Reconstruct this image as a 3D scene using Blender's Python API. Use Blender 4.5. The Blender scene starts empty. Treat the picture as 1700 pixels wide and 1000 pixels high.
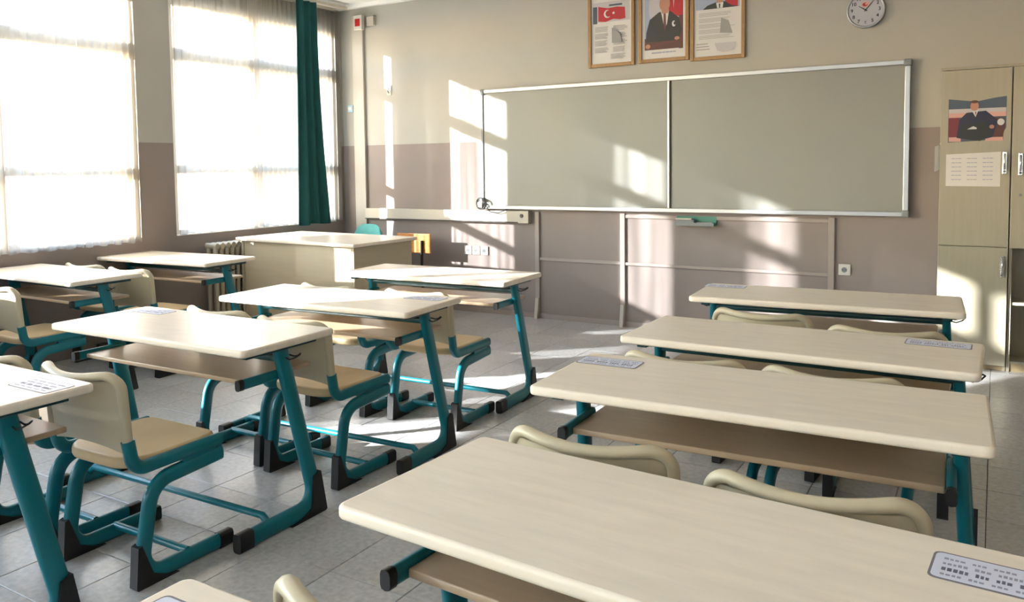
import bpy, bmesh, math, random
from mathutils import Vector, Matrix

random.seed(7)
scene = bpy.context.scene
col = scene.collection
PI = math.pi

# ------------------------------------------------------------------ camera
YAW, PITCH, ROLL = -0.5583, 0.0634, -0.014
F_PX, PPX, PPY = 1359.5, 805.6, 361.7
fwd = Vector((math.sin(YAW) * math.cos(PITCH), math.cos(YAW) * math.cos(PITCH), -math.sin(PITCH)))
r0 = Vector((math.cos(YAW), -math.sin(YAW), 0))
u0 = r0.cross(fwd)
right = r0 * math.cos(ROLL) + u0 * math.sin(ROLL)
up = -r0 * math.sin(ROLL) + u0 * math.cos(ROLL)
cam_data = bpy.data.cameras.new('camera')
cam = bpy.data.objects.new('camera', cam_data)
col.objects.link(cam)
CAM = Vector((0.3706, -0.159, 1.413))
m = Matrix((right, up, -fwd)).transposed().to_4x4()
m.translation = CAM
cam.matrix_world = m
cam_data.sensor_width = 36.0
cam_data.lens = F_PX / 1700 * 36.0
cam_data.shift_x = (850 - PPX) / 1700
cam_data.shift_y = (PPY - 500) / 1700
cam_data.clip_start = 0.02
scene.camera = cam

# ------------------------------------------------------------------ sky, sun, exposure
SUN_DIR = Vector((1.05, 1.0, -0.40))
world = bpy.data.worlds.new('world')
scene.world = world
world.use_nodes = True
wn = world.node_tree.nodes
wl = world.node_tree.links
wn.clear()
wo = wn.new('ShaderNodeOutputWorld')
bg = wn.new('ShaderNodeBackground')
sky = wn.new('ShaderNodeTexSky')
sky.sky_type = 'NISHITA'
sky.sun_disc = False
sky.sun_elevation = math.radians(15.5)
sky.sun_rotation = math.atan2(-SUN_DIR.x, -SUN_DIR.y)
sky.air_density = 1.0
sky.dust_density = 0.3
sky.ozone_density = 1.6
bg.inputs['Strength'].default_value = 2.7
wl.new(sky.outputs[0], bg.inputs['Color'])
wl.new(bg.outputs[0], wo.inputs['Surface'])

sun_data = bpy.data.lights.new('sun', 'SUN')
sun_data.energy = 25.0
sun_data.color = (1.0, 0.99, 0.985)
sun_data.angle = math.radians(0.7)
sun = bpy.data.objects.new('sun', sun_data)
col.objects.link(sun)
sun.location = (-9, -8, 8)
sun.rotation_euler = SUN_DIR.to_track_quat('-Z', 'Y').to_euler()

scene.view_settings.view_transform = 'Standard'
scene.view_settings.look = 'None'
scene.view_settings.gamma = 1.0
scene.view_settings.use_curve_mapping = False
scene.view_settings.exposure = 1.0
scene.cycles.max_bounces = 10
scene.cycles.diffuse_bounces = 6
scene.cycles.glossy_bounces = 4
scene.cycles.transmission_bounces = 6
scene.cycles.transparent_max_bounces = 16
scene.cycles.caustics_reflective = False
scene.cycles.caustics_refractive = False
scene.cycles.sample_clamp_indirect = 8.0


# ------------------------------------------------------------------ materials
def s2l(c):
    return c / 12.92 if c <= 0.04045 else ((c + 0.055) / 1.055) ** 2.4


def rgb(r, g, b):
    return (s2l(r / 255), s2l(g / 255), s2l(b / 255), 1.0)


MATS = {}


def mat(name, color, rough=0.5, metal=0.0, spec=0.5, noise=0.0, scale=8.0, stretch=(1, 1, 1), bump=0.0, color2=None):
    mt = bpy.data.materials.new(name)
    mt.use_nodes = True
    nt = mt.node_tree
    b = nt.nodes['Principled BSDF']
    b.inputs['Base Color'].default_value = color
    b.inputs['Roughness'].default_value = rough
    b.inputs['Metallic'].default_value = metal
    b.inputs['Specular IOR Level'].default_value = spec
    if noise > 0 or bump > 0 or color2:
        tc = nt.nodes.new('ShaderNodeTexCoord')
        mp = nt.nodes.new('ShaderNodeMapping')
        mp.inputs['Scale'].default_value = stretch
        nz = nt.nodes.new('ShaderNodeTexNoise')
        nz.inputs['Scale'].default_value = scale
        nz.inputs['Detail'].default_value = 5
        nt.links.new(tc.outputs['Object'], mp.inputs['Vector'])
        nt.links.new(mp.outputs[0], nz.inputs['Vector'])
        c2 = color2 if color2 else tuple(max(0, v * (1 - noise)) for v in color[:3]) + (1,)
        c1 = color if color2 else tuple(min(1, v * (1 + noise * 0.4)) for v in color[:3]) + (1,)
        mr = nt.nodes.new('ShaderNodeMapRange')
        mr.inputs['From Min'].default_value = 0.3
        mr.inputs['From Max'].default_value = 0.7
        nt.links.new(nz.outputs['Fac'], mr.inputs['Value'])
        mx = nt.nodes.new('ShaderNodeMix')
        mx.data_type = 'RGBA'
        nt.links.new(mr.outputs[0], mx.inputs[0])
        mx.inputs[6].default_value = c2
        mx.inputs[7].default_value = c1
        nt.links.new(mx.outputs[2], b.inputs['Base Color'])
        if bump > 0:
            bp = nt.nodes.new('ShaderNodeBump')
            bp.inputs['Strength'].default_value = bump
            bp.inputs['Distance'].default_value = 0.002
            nt.links.new(nz.outputs['Fac'], bp.inputs['Height'])
            nt.links.new(bp.outputs[0], b.inputs['Normal'])
    MATS[name] = mt
    return mt


def wall_paint():
    """cream upper coat over a mauve dado, the border of the two coats at 1.642 m"""
    mt = mat('wall_paint', rgb(214, 207, 190), 0.75, spec=0.25)
    nt = mt.node_tree
    b = nt.nodes['Principled BSDF']
    ge = nt.nodes.new('ShaderNodeNewGeometry')
    sp = nt.nodes.new('ShaderNodeSeparateXYZ')
    nt.links.new(ge.outputs['Position'], sp.inputs[0])
    nz = nt.nodes.new('ShaderNodeTexNoise')
    nz.inputs['Scale'].default_value = 3.0
    nz.inputs['Detail'].default_value = 6
    nt.links.new(ge.outputs['Position'], nz.inputs['Vector'])
    gt = nt.nodes.new('ShaderNodeMath')
    gt.operation = 'GREATER_THAN'
    gt.inputs[1].default_value = 1.642
    nt.links.new(sp.outputs['Z'], gt.inputs[0])
    mx = nt.nodes.new('ShaderNodeMix')
    mx.data_type = 'RGBA'
    mx.inputs[6].default_value = rgb(140, 129, 124)
    mx.inputs[7].default_value = rgb(171, 168, 160)
    nt.links.new(gt.outputs[0], mx.inputs[0])
    mr = nt.nodes.new('ShaderNodeMapRange')
    mr.inputs['To Min'].default_value = 0.93
    mr.inputs['To Max'].default_value = 1.04
    nt.links.new(nz.outputs['Fac'], mr.inputs['Value'])
    mu = nt.nodes.new('ShaderNodeVectorMath')
    mu.operation = 'SCALE'
    nt.links.new(mx.outputs[2], mu.inputs[0])
    nt.links.new(mr.outputs[0], mu.inputs['Scale'])
    nt.links.new(mu.outputs[0], b.inputs['Base Color'])
    nz2 = nt.nodes.new('ShaderNodeTexNoise')
    nz2.inputs['Scale'].default_value = 60.0
    nt.links.new(ge.outputs['Position'], nz2.inputs['Vector'])
    bp = nt.nodes.new('ShaderNodeBump')
    bp.inputs['Strength'].default_value = 0.08
    bp.inputs['Distance'].default_value = 0.003
    nt.links.new(nz2.outputs['Fac'], bp.inputs['Height'])
    nt.links.new(bp.outputs[0], b.inputs['Normal'])
    return mt


def sheer(name, t_lo, t_hi, color, freq=14.0):
    """thin woven curtain: open weave (transparent) plus fabric that scatters light both ways"""
    mt = bpy.data.materials.new(name)
    mt.use_nodes = True
    nt = mt.node_tree
    nt.nodes.clear()
    out = nt.nodes.new('ShaderNodeOutputMaterial')
    tr = nt.nodes.new('ShaderNodeBsdfTransparent')
    tl = nt.nodes.new('ShaderNodeBsdfTranslucent')
    df = nt.nodes.new('ShaderNodeBsdfDiffuse')
    tl.inputs['Color'].default_value = color
    df.inputs['Color'].default_value = color
    m1 = nt.nodes.new('ShaderNodeMixShader')
    m1.inputs[0].default_value = 0.40
    nt.links.new(tl.outputs[0], m1.inputs[1])
    nt.links.new(df.outputs[0], m1.inputs[2])
    tc = nt.nodes.new('ShaderNodeTexCoord')
    mp = nt.nodes.new('ShaderNodeMapping')
    mp.inputs['Scale'].default_value = (0.0, freq, 0.25)
    nz = nt.nodes.new('ShaderNodeTexNoise')
    nz.inputs['Scale'].default_value = 1.0
    nz.inputs['Detail'].default_value = 2
    nt.links.new(tc.outputs['Object'], mp.inputs['Vector'])
    nt.links.new(mp.outputs[0], nz.inputs['Vector'])
    mr = nt.nodes.new('ShaderNodeMapRange')
    mr.inputs['From Min'].default_value = 0.38
    mr.inputs['From Max'].default_value = 0.62
    mr.inputs['To Min'].default_value = t_lo
    mr.inputs['To Max'].default_value = t_hi
    nt.links.new(nz.outputs['Fac'], mr.inputs['Value'])
    m2 = nt.nodes.new('ShaderNodeMixShader')
    nt.links.new(mr.outputs[0], m2.inputs[0])
    nt.links.new(m1.outputs[0], m2.inputs[1])
    nt.links.new(tr.outputs[0], m2.inputs[2])
    nt.links.new(m2.outputs[0], out.inputs['Surface'])
    MATS[name] = mt
    return mt


def pane_glass():
    mt = bpy.data.materials.new('window_glass')
    mt.use_nodes = True
    nt = mt.node_tree
    nt.nodes.clear()
    out = nt.nodes.new('ShaderNodeOutputMaterial')
    tr = nt.nodes.new('ShaderNodeBsdfTransparent')
    tr.inputs['Color'].default_value = (0.96, 0.97, 0.97, 1)
    gl = nt.nodes.new('ShaderNodeBsdfGlossy')
    gl.inputs['Roughness'].default_value = 0.02
    mx = nt.nodes.new('ShaderNodeMixShader')
    mx.inputs[0].default_value = 0.06
    nt.links.new(tr.outputs[0], mx.inputs[1])
    nt.links.new(gl.outputs[0], mx.inputs[2])
    nt.links.new(mx.outputs[0], out.inputs['Surface'])
    MATS['window_glass'] = mt


def tile_mat():
    mt = mat('floor_tile', rgb(182, 181, 180), 0.28, spec=0.5)
    nt = mt.node_tree
    b = nt.nodes['Principled BSDF']
    ge = nt.nodes.new('ShaderNodeNewGeometry')
    oi = nt.nodes.new('ShaderNodeObjectInfo')
    nz = nt.nodes.new('ShaderNodeTexNoise')
    nz.inputs['Scale'].default_value = 45.0
    nz.inputs['Detail'].default_value = 6
    nt.links.new(ge.outputs['Position'], nz.inputs['Vector'])
    big = nt.nodes.new('ShaderNodeTexNoise')
    big.inputs['Scale'].default_value = 2.2
    big.inputs['Detail'].default_value = 4
    nt.links.new(ge.outputs['Position'], big.inputs['Vector'])
    mr = nt.nodes.new('ShaderNodeMapRange')
    mr.inputs['From Min'].default_value = 0.3
    mr.inputs['From Max'].default_value = 0.7
    mr.inputs['To Min'].default_value = 0.78
    mr.inputs['To Max'].default_value = 1.12
    nt.links.new(nz.outputs['Fac'], mr.inputs['Value'])
    mr2 = nt.nodes.new('ShaderNodeMapRange')
    mr2.inputs['To Min'].default_value = 0.92
    mr2.inputs['To Max'].default_value = 1.08
    nt.links.new(oi.outputs['Random'], mr2.inputs['Value'])
    mr3 = nt.nodes.new('ShaderNodeMapRange')
    mr3.inputs['To Min'].default_value = 0.85
    mr3.inputs['To Max'].default_value = 1.12
    nt.links.new(big.outputs['Fac'], mr3.inputs['Value'])
    a = nt.nodes.new('ShaderNodeMath')
    a.operation = 'MULTIPLY'
    nt.links.new(mr.outputs[0], a.inputs[0])
    nt.links.new(mr2.outputs[0], a.inputs[1])
    a2 = nt.nodes.new('ShaderNodeMath')
    a2.operation = 'MULTIPLY'
    nt.links.new(a.outputs[0], a2.inputs[0])
    nt.links.new(mr3.outputs[0], a2.inputs[1])
    mu = nt.nodes.new('ShaderNodeVectorMath')
    mu.operation = 'SCALE'
    mu.inputs[0].default_value = rgb(182, 181, 180)[:3]
    nt.links.new(a2.outputs[0], mu.inputs['Scale'])
    nt.links.new(mu.outputs[0], b.inputs['Base Color'])


wall_paint()
tile_mat()
pane_glass()
sheer('sheer_thin', 0.12, 0.48, (0.50, 0.465, 0.41, 1))
sheer('sheer_dense', 0.0, 0.03, (0.52, 0.475, 0.405, 1), 20)
sheer('sheer_fill', 0.0, 0.02, (0.42, 0.42, 0.42, 1), 20)  # cloth of the added rear curtains that spread fill light
sheer('sheer_lining', 0.0, 0.02, (0.36, 0.34, 0.31, 1), 20)
mat('grout', rgb(96, 90, 86), 0.9)
mat('ceiling_paint', rgb(238, 237, 234), 0.7)
mat('laminate', rgb(236, 223, 205), 0.28, spec=0.4, noise=0.07, scale=3.0, stretch=(2, 14, 2))
mat('shelf_board', rgb(180, 156, 128), 0.35, noise=0.10, scale=3.0, stretch=(2, 14, 2))
mat('teal_paint', rgb(2, 104, 117), 0.32, spec=0.5, noise=0.10, scale=6)
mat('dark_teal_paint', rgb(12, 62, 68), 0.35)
mat('black_plastic', rgb(24, 22, 22), 0.42)
mat('cream_plastic', rgb(192, 180, 152), 0.42, noise=0.05, scale=5)
mat('seat_plastic', rgb(196, 172, 132), 0.42, noise=0.12, scale=6)
mat('birch_melamine', rgb(154, 147, 128), 0.36, noise=0.06, scale=2.5, stretch=(16, 16, 1.2))
mat('birch_edge', rgb(150, 132, 100), 0.5)
mat('desk_melamine', rgb(184, 171, 145), 0.4, noise=0.06, scale=2.5, stretch=(1.2, 1.2, 14))
mat('chrome', rgb(200, 198, 194), 0.2, metal=1.0)
mat('aluminium', rgb(172, 174, 176), 0.34, metal=0.75)
mat('grey_plastic', rgb(118, 122, 124), 0.45)
mat('board_enamel', rgb(134, 134, 128), 0.4, spec=0.5, noise=0.05, scale=1.2)
mat('white_plastic', rgb(200, 196, 188), 0.4)
mat('trunking_plastic', rgb(176, 170, 158), 0.45)
mat('batten_paint', rgb(152, 140, 133), 0.5)
mat('pipe_paint', rgb(196, 186, 176), 0.4)
mat('red_plastic', rgb(178, 32, 30), 0.4)
mat('pale_blue', rgb(150, 178, 192), 0.5)
mat('frame_wood', rgb(150, 114, 70), 0.42, noise=0.16, scale=4, stretch=(8, 8, 8))
mat('orange_wood', rgb(196, 128, 56), 0.4, noise=0.3, scale=4, stretch=(3, 3, 14))
mat('teal_fabric', rgb(116, 200, 196), 0.8, noise=0.12, scale=10)
mat('green_drape', rgb(6, 74, 74), 0.85, noise=0.15, scale=8)
mat('frame_paint', rgb(232, 226, 216), 0.5)
mat('radiator_paint', rgb(180, 169, 148), 0.45)
mat('rail_paint', rgb(190, 184, 172), 0.5)
mat('paper', rgb(202, 199, 196), 0.7)
mat('sticker_white', rgb(214, 216, 232), 0.35)
mat('sticker_edge', rgb(112, 108, 116), 0.4)
mat('ink_dark', rgb(96, 98, 118), 0.6)
mat('ink_mid', rgb(150, 150, 170), 0.6)
mat('ink_pale', rgb(146, 144, 142), 0.6)
mat('ink_black', rgb(40, 38, 42), 0.5)
mat('print_red', rgb(168, 26, 40), 0.5)
mat('print_blue', rgb(146, 156, 178), 0.5)
mat('print_suit', rgb(38, 40, 40), 0.5)
mat('print_skin', rgb(172, 122, 98), 0.5)
mat('print_tie', rgb(96, 50, 54), 0.5)
mat('print_brown', rgb(84, 48, 44), 0.5)
mat('print_slate', rgb(66, 78, 92), 0.5)
mat('print_navy', rgb(34, 36, 58), 0.5)
mat('print_wine', rgb(112, 44, 52), 0.5)
mat('print_pink', rgb(196, 150, 140), 0.5)
mat('print_grey', rgb(176, 172, 174), 0.5)
mat('clock_face', rgb(170, 170, 178), 0.4)
mat('green_holder', rgb(54, 118, 98), 0.4)
mat('dark_shadow_gap', rgb(60, 56, 52), 0.7)
mat('cable_black', rgb(30, 30, 30), 0.45)
mat('facade_pink', rgb(226, 168, 142), 0.8, noise=0.1, scale=1.0)
mat('facade_trim', rgb(236, 226, 212), 0.8)
mat('roof_tile', rgb(150, 84, 62), 0.8)
mat('facade_window', rgb(70, 82, 92), 0.15)
mat('yard', rgb(150, 144, 132), 0.9, noise=0.2, scale=2)


# ------------------------------------------------------------------ mesh helpers
class MB:
    """collects shapes and links them as ONE mesh object"""

    def __init__(self):
        self.v, self.f, self.mi, self.sm = [], [], [], []

    def add(self, verts, faces, mi=0, smooth=False):
        o = len(self.v)
        self.v += [tuple(p) for p in verts]
        for fc in faces:
            self.f.append([i + o for i in fc])
            self.mi.append(mi)
            self.sm.append(smooth)
        return self

    def box(self, x0, x1, y0, y1, z0, z1, mi=0, ch=0.0):
        if ch <= 0:
            vs = [(x, y, z) for z in (z0, z1) for y in (y0, y1) for x in (x0, x1)]
            self.add(vs, [(0, 2, 3, 1), (4, 5, 7, 6), (0, 1, 5, 4), (2, 6, 7, 3), (0, 4, 6, 2), (1, 3, 7, 5)], mi)
            return self
        # chamfered box through bmesh
        bm = bmesh.new()
        bmesh.ops.create_cube(bm, size=1.0)
        bmesh.ops.transform(bm, matrix=Matrix.Translation(((x0 + x1) / 2, (y0 + y1) / 2, (z0 + z1) / 2)) @ Matrix.Diagonal((x1 - x0, y1 - y0, z1 - z0, 1)), verts=bm.verts)
        bmesh.ops.bevel(bm, geom=bm.edges[:], offset=ch, segments=2, profile=0.5, affect='EDGES')
        bm.verts.index_update()
        self.add([v.co[:] for v in bm.verts], [[v.index for v in f.verts] for f in bm.faces], mi)
        bm.free()
        return self

    def plate(self, outline, z0, z1, r=0.006, mi=0, seg=3):
        """horizontal board with an outline polygon (ccw) and rounded rim"""
        n = len(outline)
        rings = []

        def inset(d):
            out = []
            for i in range(n):
                p0, p1, p2 = (Vector(outline[i - 1]), Vector(outline[i]), Vector(outline[(i + 1) % n]))
                a = (p1 - p0).normalized()
                b = (p2 - p1).normalized()
                na = Vector((-a.y, a.x))
                nb = Vector((-b.y, b.x))
                k = (na + nb)
                k = k / max(0.3, k.length_squared) * 2
                out.append(p1 + k * d)
            return out
        for k in range(seg + 1):
            t = k / seg * PI / 2
            rings.append((inset(r * (1 - math.sin(t))), z0 + r * (1 - math.cos(t))))
        for k in range(seg + 1):
            t = k / seg * PI / 2
            rings.append((inset(r * (1 - math.cos(t))), z1 - r * (1 - math.sin(t))))
        vs, fs = [], []
        for pts, z in rings:
            vs += [(p.x, p.y, z) for p in pts]
        for k in range(len(rings) - 1):
            for i in range(n):
                j = (i + 1) % n
                fs.append((k * n + i, k * n + j, (k + 1) * n + j, (k + 1) * n + i))
        self.add(vs, fs, mi, True)
        self.add(vs[:n], [list(range(n))[::-1]], mi)
        self.add(vs[-n:], [list(range(n))], mi)
        return self

    def tube(self, path, a, b=None, side=(1, 0, 0), seg=12, mi=0, closed=False, square=0.0):
        """sweeps an oval (a across 'side', b in the bending plane) along a path"""
        b = a if b is None else b
        P = [Vector(p) for p in path]
        n = len(P)
        S0 = Vector(side).normalized()
        vs, fs = [], []
        for i, p in enumerate(P):
            if closed:
                t = (P[(i + 1) % n] - P[i - 1])
            elif i == 0:
                t = P[1] - P[0]
            elif i == n - 1:
                t = P[-1] - P[-2]
            else:
                t = (P[i + 1] - P[i]).normalized() + (P[i] - P[i - 1]).normalized()
            t.normalize()
            S = (S0 - t * S0.dot(t))
            if S.length < 1e-4:
                S = t.orthogonal()
            S.normalize()
            N = t.cross(S)
            for k in range(seg):
                th = 2 * PI * (k + 0.5) / seg
                c, s = math.cos(th), math.sin(th)
                if square > 0:
                    e = 1 - square
                    c = math.copysign(abs(c) ** e, c)
                    s = math.copysign(abs(s) ** e, s)
                vs.append(p + S * (a * c) + N * (b * s))
        rng = n if closed else n - 1
        for i in range(rng):
            j = (i + 1) % n
            for k in range(seg):
                l = (k + 1) % seg
                fs.append((i * seg + k, i * seg + l, j * seg + l, j * seg + k))
        self.add(vs, fs, mi, True)
        if not closed:
            self.add(vs[:seg], [list(range(seg))[::-1]], mi)
            self.add(vs[-seg:], [list(range(seg))], mi)
        return self

    def prism_x(self, poly, x0, x1, mi=0):
        """polygon in the YZ plane pushed along X"""
        n = len(poly)
        vs = [(x0, y, z) for y, z in poly] + [(x1, y, z) for y, z in poly]
        fs = [list(range(n))[::-1], [n + i for i in range(n)]]
        fs += [(i, (i + 1) % n, n + (i + 1) % n, n + i) for i in range(n)]
        return self.add(vs, fs, mi)

    def disc_y(self, cx, y0, y1, cz, r0_, r1_=None, seg=32, mi=0, smooth=True):
        """disc or cone lying on the wall: axis along Y from y0 (r0) to y1 (r1)"""
        r1_ = r0_ if r1_ is None else r1_
        vs = []
        for y, r in ((y0, r0_), (y1, r1_)):
            vs += [(cx + r * math.cos(2 * PI * k / seg), y, cz + r * math.sin(2 * PI * k / seg)) for k in range(seg)]
        self.add(vs, [(k, (k + 1) % seg, seg + (k + 1) % seg, seg + k) for k in range(seg)], mi, smooth)
        self.add(vs[:seg], [list(range(seg))], mi)
        self.add(vs[seg:], [list(range(seg))[::-1]], mi)
        return self

    def grid(self, fn, nu, nv, mi=0, smooth=True):
        vs = [fn(i / nu, j / nv) for j in range(nv + 1) for i in range(nu + 1)]
        fs = [(j * (nu + 1) + i, j * (nu + 1) + i + 1, (j + 1) * (nu + 1) + i + 1, (j + 1) * (nu + 1) + i)
              for j in range(nv) for i in range(nu)]
        return self.add(vs, fs, mi, smooth)

    def mesh(self, name, mats):
        me = bpy.data.meshes.new(name)
        me.from_pydata(self.v, [], self.f)
        for mname in ([mats] if isinstance(mats, str) else mats):
            me.materials.append(MATS[mname])
        for p, i, s in zip(me.polygons, self.mi, self.sm):
            p.material_index = i
            p.use_smooth = s
        bm = bmesh.new()
        bm.from_mesh(me)
        bmesh.ops.recalc_face_normals(bm, faces=bm.faces)
        bm.to_mesh(me)
        bm.free()
        me.update()
        return me

    def build(self, name, mats, parent=None, loc=None, rz=None):
        o = bpy.data.objects.new(name, self.mesh(name, mats))
        col.objects.link(o)
        if parent is not None:
            o.parent = parent
        if loc is not None:
            o.location = loc
        if rz is not None:
            o.rotation_euler.z = rz
        return o


def tag(o, label=None, cat=None, group=None, kind=None):
    if label:
        o['label'] = label
    if cat:
        o['category'] = cat
    if group:
        o['group'] = group
    if kind:
        o['kind'] = kind
    return o


def thing(name, label, cat, loc=(0, 0, 0), rz=0.0, group=None):
    o = bpy.data.objects.new(name, None)
    o.empty_display_size = 0.1
    col.objects.link(o)
    o.location = loc
    o.rotation_euler.z = rz
    return tag(o, label, cat, group)


def copy_tree(o, parent=None):
    c = o.copy()
    col.objects.link(c)
    c.parent = parent
    for ch in list(o.children):
        copy_tree(ch, c)
    return c


def fillet(pts, radii, seg=8):
    """rounds the inner corners of a 3D polyline"""
    P = [Vector(p) for p in pts]
    out = [P[0]]
    for i in range(1, len(P) - 1):
        r = radii[i - 1]
        a = (P[i - 1] - P[i])
        b = (P[i + 1] - P[i])
        la, lb = a.length, b.length
        a.normalize()
        b.normalize()
        ang = a.angle(b)
        d = min(r / math.tan(ang / 2), la * 0.95, lb * 0.95)
        rr = d * math.tan(ang / 2)
        c = P[i] + (a + b).normalized() * (rr / math.sin(ang / 2))
        s, e = P[i] + a * d - c, P[i] + b * d - c
        tot = s.angle(e)
        ax = s.cross(e).normalized()
        for k in range(seg + 1):
            out.append(c + Matrix.Rotation(tot * k / seg, 3, ax) @ s)
    out.append(P[-1])
    return out


def rrect(w, d, r, seg=5, cx=0.0, cy=0.0, rb=None):
    """rounded rectangle outline, ccw; rb = radius of the two rear (-y) corners"""
    rb = r if rb is None else rb
    pts = []
    for (sx, sy, a0, rr) in ((1, 1, 0, r), (-1, 1, 90, r), (-1, -1, 180, rb), (1, -1, 270, rb)):
        for k in range(seg + 1):
            t = math.radians(a0 + 90 * k / seg)
            pts.append((cx + sx * (w / 2 - rr) + rr * math.cos(t), cy + sy * (d / 2 - rr) + rr * math.sin(t)))
    return pts


# ------------------------------------------------------------------ room shell
XL, XR, YF, YB, ZC = -5.542, 1.95, 6.469, -3.10, 3.10
WT = 0.12                                  # thickness of the window wall
WINDOWS = [(4.345, 6.33), (1.945, 3.958), (-0.455, 1.558), (-2.855, -0.842)]
ADDED_BACK_WINDOWS = [(-5.0, -3.0), (-2.6, -0.6), (-0.2, 1.7)]  # unseen rear windows, added to throw fill light on the near desks
WZ0, WZ1 = 0.85, 2.86


def struct(name, mb, mats, parent=None):
    o = mb.build(name, mats, parent)
    if parent is None:
        o['kind'] = 'structure'
    return o


floor = struct('floor', MB().box(XL - WT, XR + 0.1, YB - 0.1, YF + 0.1, -0.12, -0.0035), 'grout')
struct('ceiling', MB().box(XL - WT, XR + 0.1, YB - 0.1, YF + 0.1, ZC, ZC + 0.12), 'ceiling_paint')
struct('wall_front', MB().box(XL - WT, XR + 0.1, YF, YF + 0.12, -0.004, ZC), 'wall_paint')
bb = MB().box(XL - WT, XR + 0.1, YB - WT, YB, -0.004, WZ0).box(XL - WT, XR + 0.1, YB - WT, YB, WZ1, ZC)
edges = [XL - WT] + [v for w in ADDED_BACK_WINDOWS for v in w] + [XR + 0.1]
for k in range(0, len(edges), 2):
    bb.box(edges[k], edges[k + 1], YB - WT, YB, WZ0, WZ1)
struct('wall_back', bb, 'wall_paint')
struct('wall_right', MB().box(XR, XR + 0.12, YB, YF, -0.004, ZC), 'wall_paint')
wb = MB()
edges = [YB] + [v for w in sorted(WINDOWS) for v in w] + [YF]
for k in range(0, len(edges), 2):
    wb.box(XL - WT, XL, edges[k], edges[k + 1], WZ0, WZ1)
wb.box(XL - WT, XL, YB, YF, -0.004, WZ0)
wb.box(XL - WT, XL, YB, YF, WZ1, ZC)
struct('wall_left', wb, 'wall_paint')

# floor tiles: the 300 that show largest are single pieces, the rest one joined part
TS = 0.325
def project(p):
    d = Vector(p) - CAM
    z = d.dot(fwd)
    if z < 0.1:
        return None
    return (PPX + F_PX * d.dot(right) / z, PPY - F_PX * d.dot(up) / z)


def tile_mb(x0, x1, y0, y1, mb=None):
    mb = mb or MB()
    g, c, z0 = 0.0013, 0.0016, -0.008
    a = [(x0 + g, y0 + g, z0), (x1 - g, y0 + g, z0), (x1 - g, y1 - g, z0), (x0 + g, y1 - g, z0)]
    b = [(x, y, -c) for x, y, _ in a]
    t = [(x0 + g + c, y0 + g + c, 0), (x1 - g - c, y0 + g + c, 0), (x1 - g - c, y1 - g - c, 0), (x0 + g + c, y1 - g - c, 0)]
    fs = [(8, 9, 10, 11)]
    for k in range(4):
        j = (k + 1) % 4
        fs += [(k, j, 4 + j, 4 + k), (4 + k, 4 + j, 8 + j, 8 + k)]
    return mb.add(a + b + t, fs)


cells = []
nx0 = math.floor((XL - 0.365) / TS)
nx1 = math.ceil((XR - 0.365) / TS)
ny0 = math.floor((YB - 4.187) / TS)
ny1 = math.ceil((YF - 4.187) / TS)
for i in range(nx0, nx1):
    for j in range(ny0, ny1):
        x0, x1 = max(XL, 0.365 + i * TS), min(XR, 0.365 + (i + 1) * TS)
        y0, y1 = max(YB, 4.187 + j * TS), min(YF, 4.187 + (j + 1) * TS)
        if x1 - x0 < 0.02 or y1 - y0 < 0.02:
            continue
        q = [project((x, y, 0)) for x, y in ((x0, y0), (x1, y0), (x1, y1), (x0, y1))]
        area = 0.0
        if all(q):
            cx_, cy_ = sum(p[0] for p in q) / 4, sum(p[1] for p in q) / 4
            if -40 < cx_ < 1740 and cy_ < 1040:
                area = abs(sum(q[k][0] * q[(k + 1) % 4][1] - q[(k + 1) % 4][0] * q[k][1] for k in range(4))) / 2
        cells.append((area, x0, x1, y0, y1))
cells.sort(reverse=True)
full_tile = tile_mb(-TS / 2, TS / 2, -TS / 2, TS / 2).mesh('tile', 'floor_tile')
rest = MB()
for k, (ar, x0, x1, y0, y1) in enumerate(cells):
    if k < 300 and ar > 0:
        if abs(x1 - x0 - TS) < 1e-6 and abs(y1 - y0 - TS) < 1e-6:
            o = bpy.data.objects.new('tile', full_tile)
        else:
            hx, hy = (x1 - x0) / 2, (y1 - y0) / 2
            o = bpy.data.objects.new('tile', tile_mb(-hx, hx, -hy, hy).mesh('tile', 'floor_tile'))
        col.objects.link(o)
        o.parent = floor
        o.location = ((x0 + x1) / 2, (y0 + y1) / 2, random.uniform(-0.0005, 0.0))
    else:
        tile_mb(x0, x1, y0, y1, rest)
o = rest.build('tile_field', 'floor_tile', floor)
o['kind'] = 'stuff'

# windows: frame, two upright sashes with two transoms each, panes
ZT1, ZT2 = 1.42, 2.40


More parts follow.
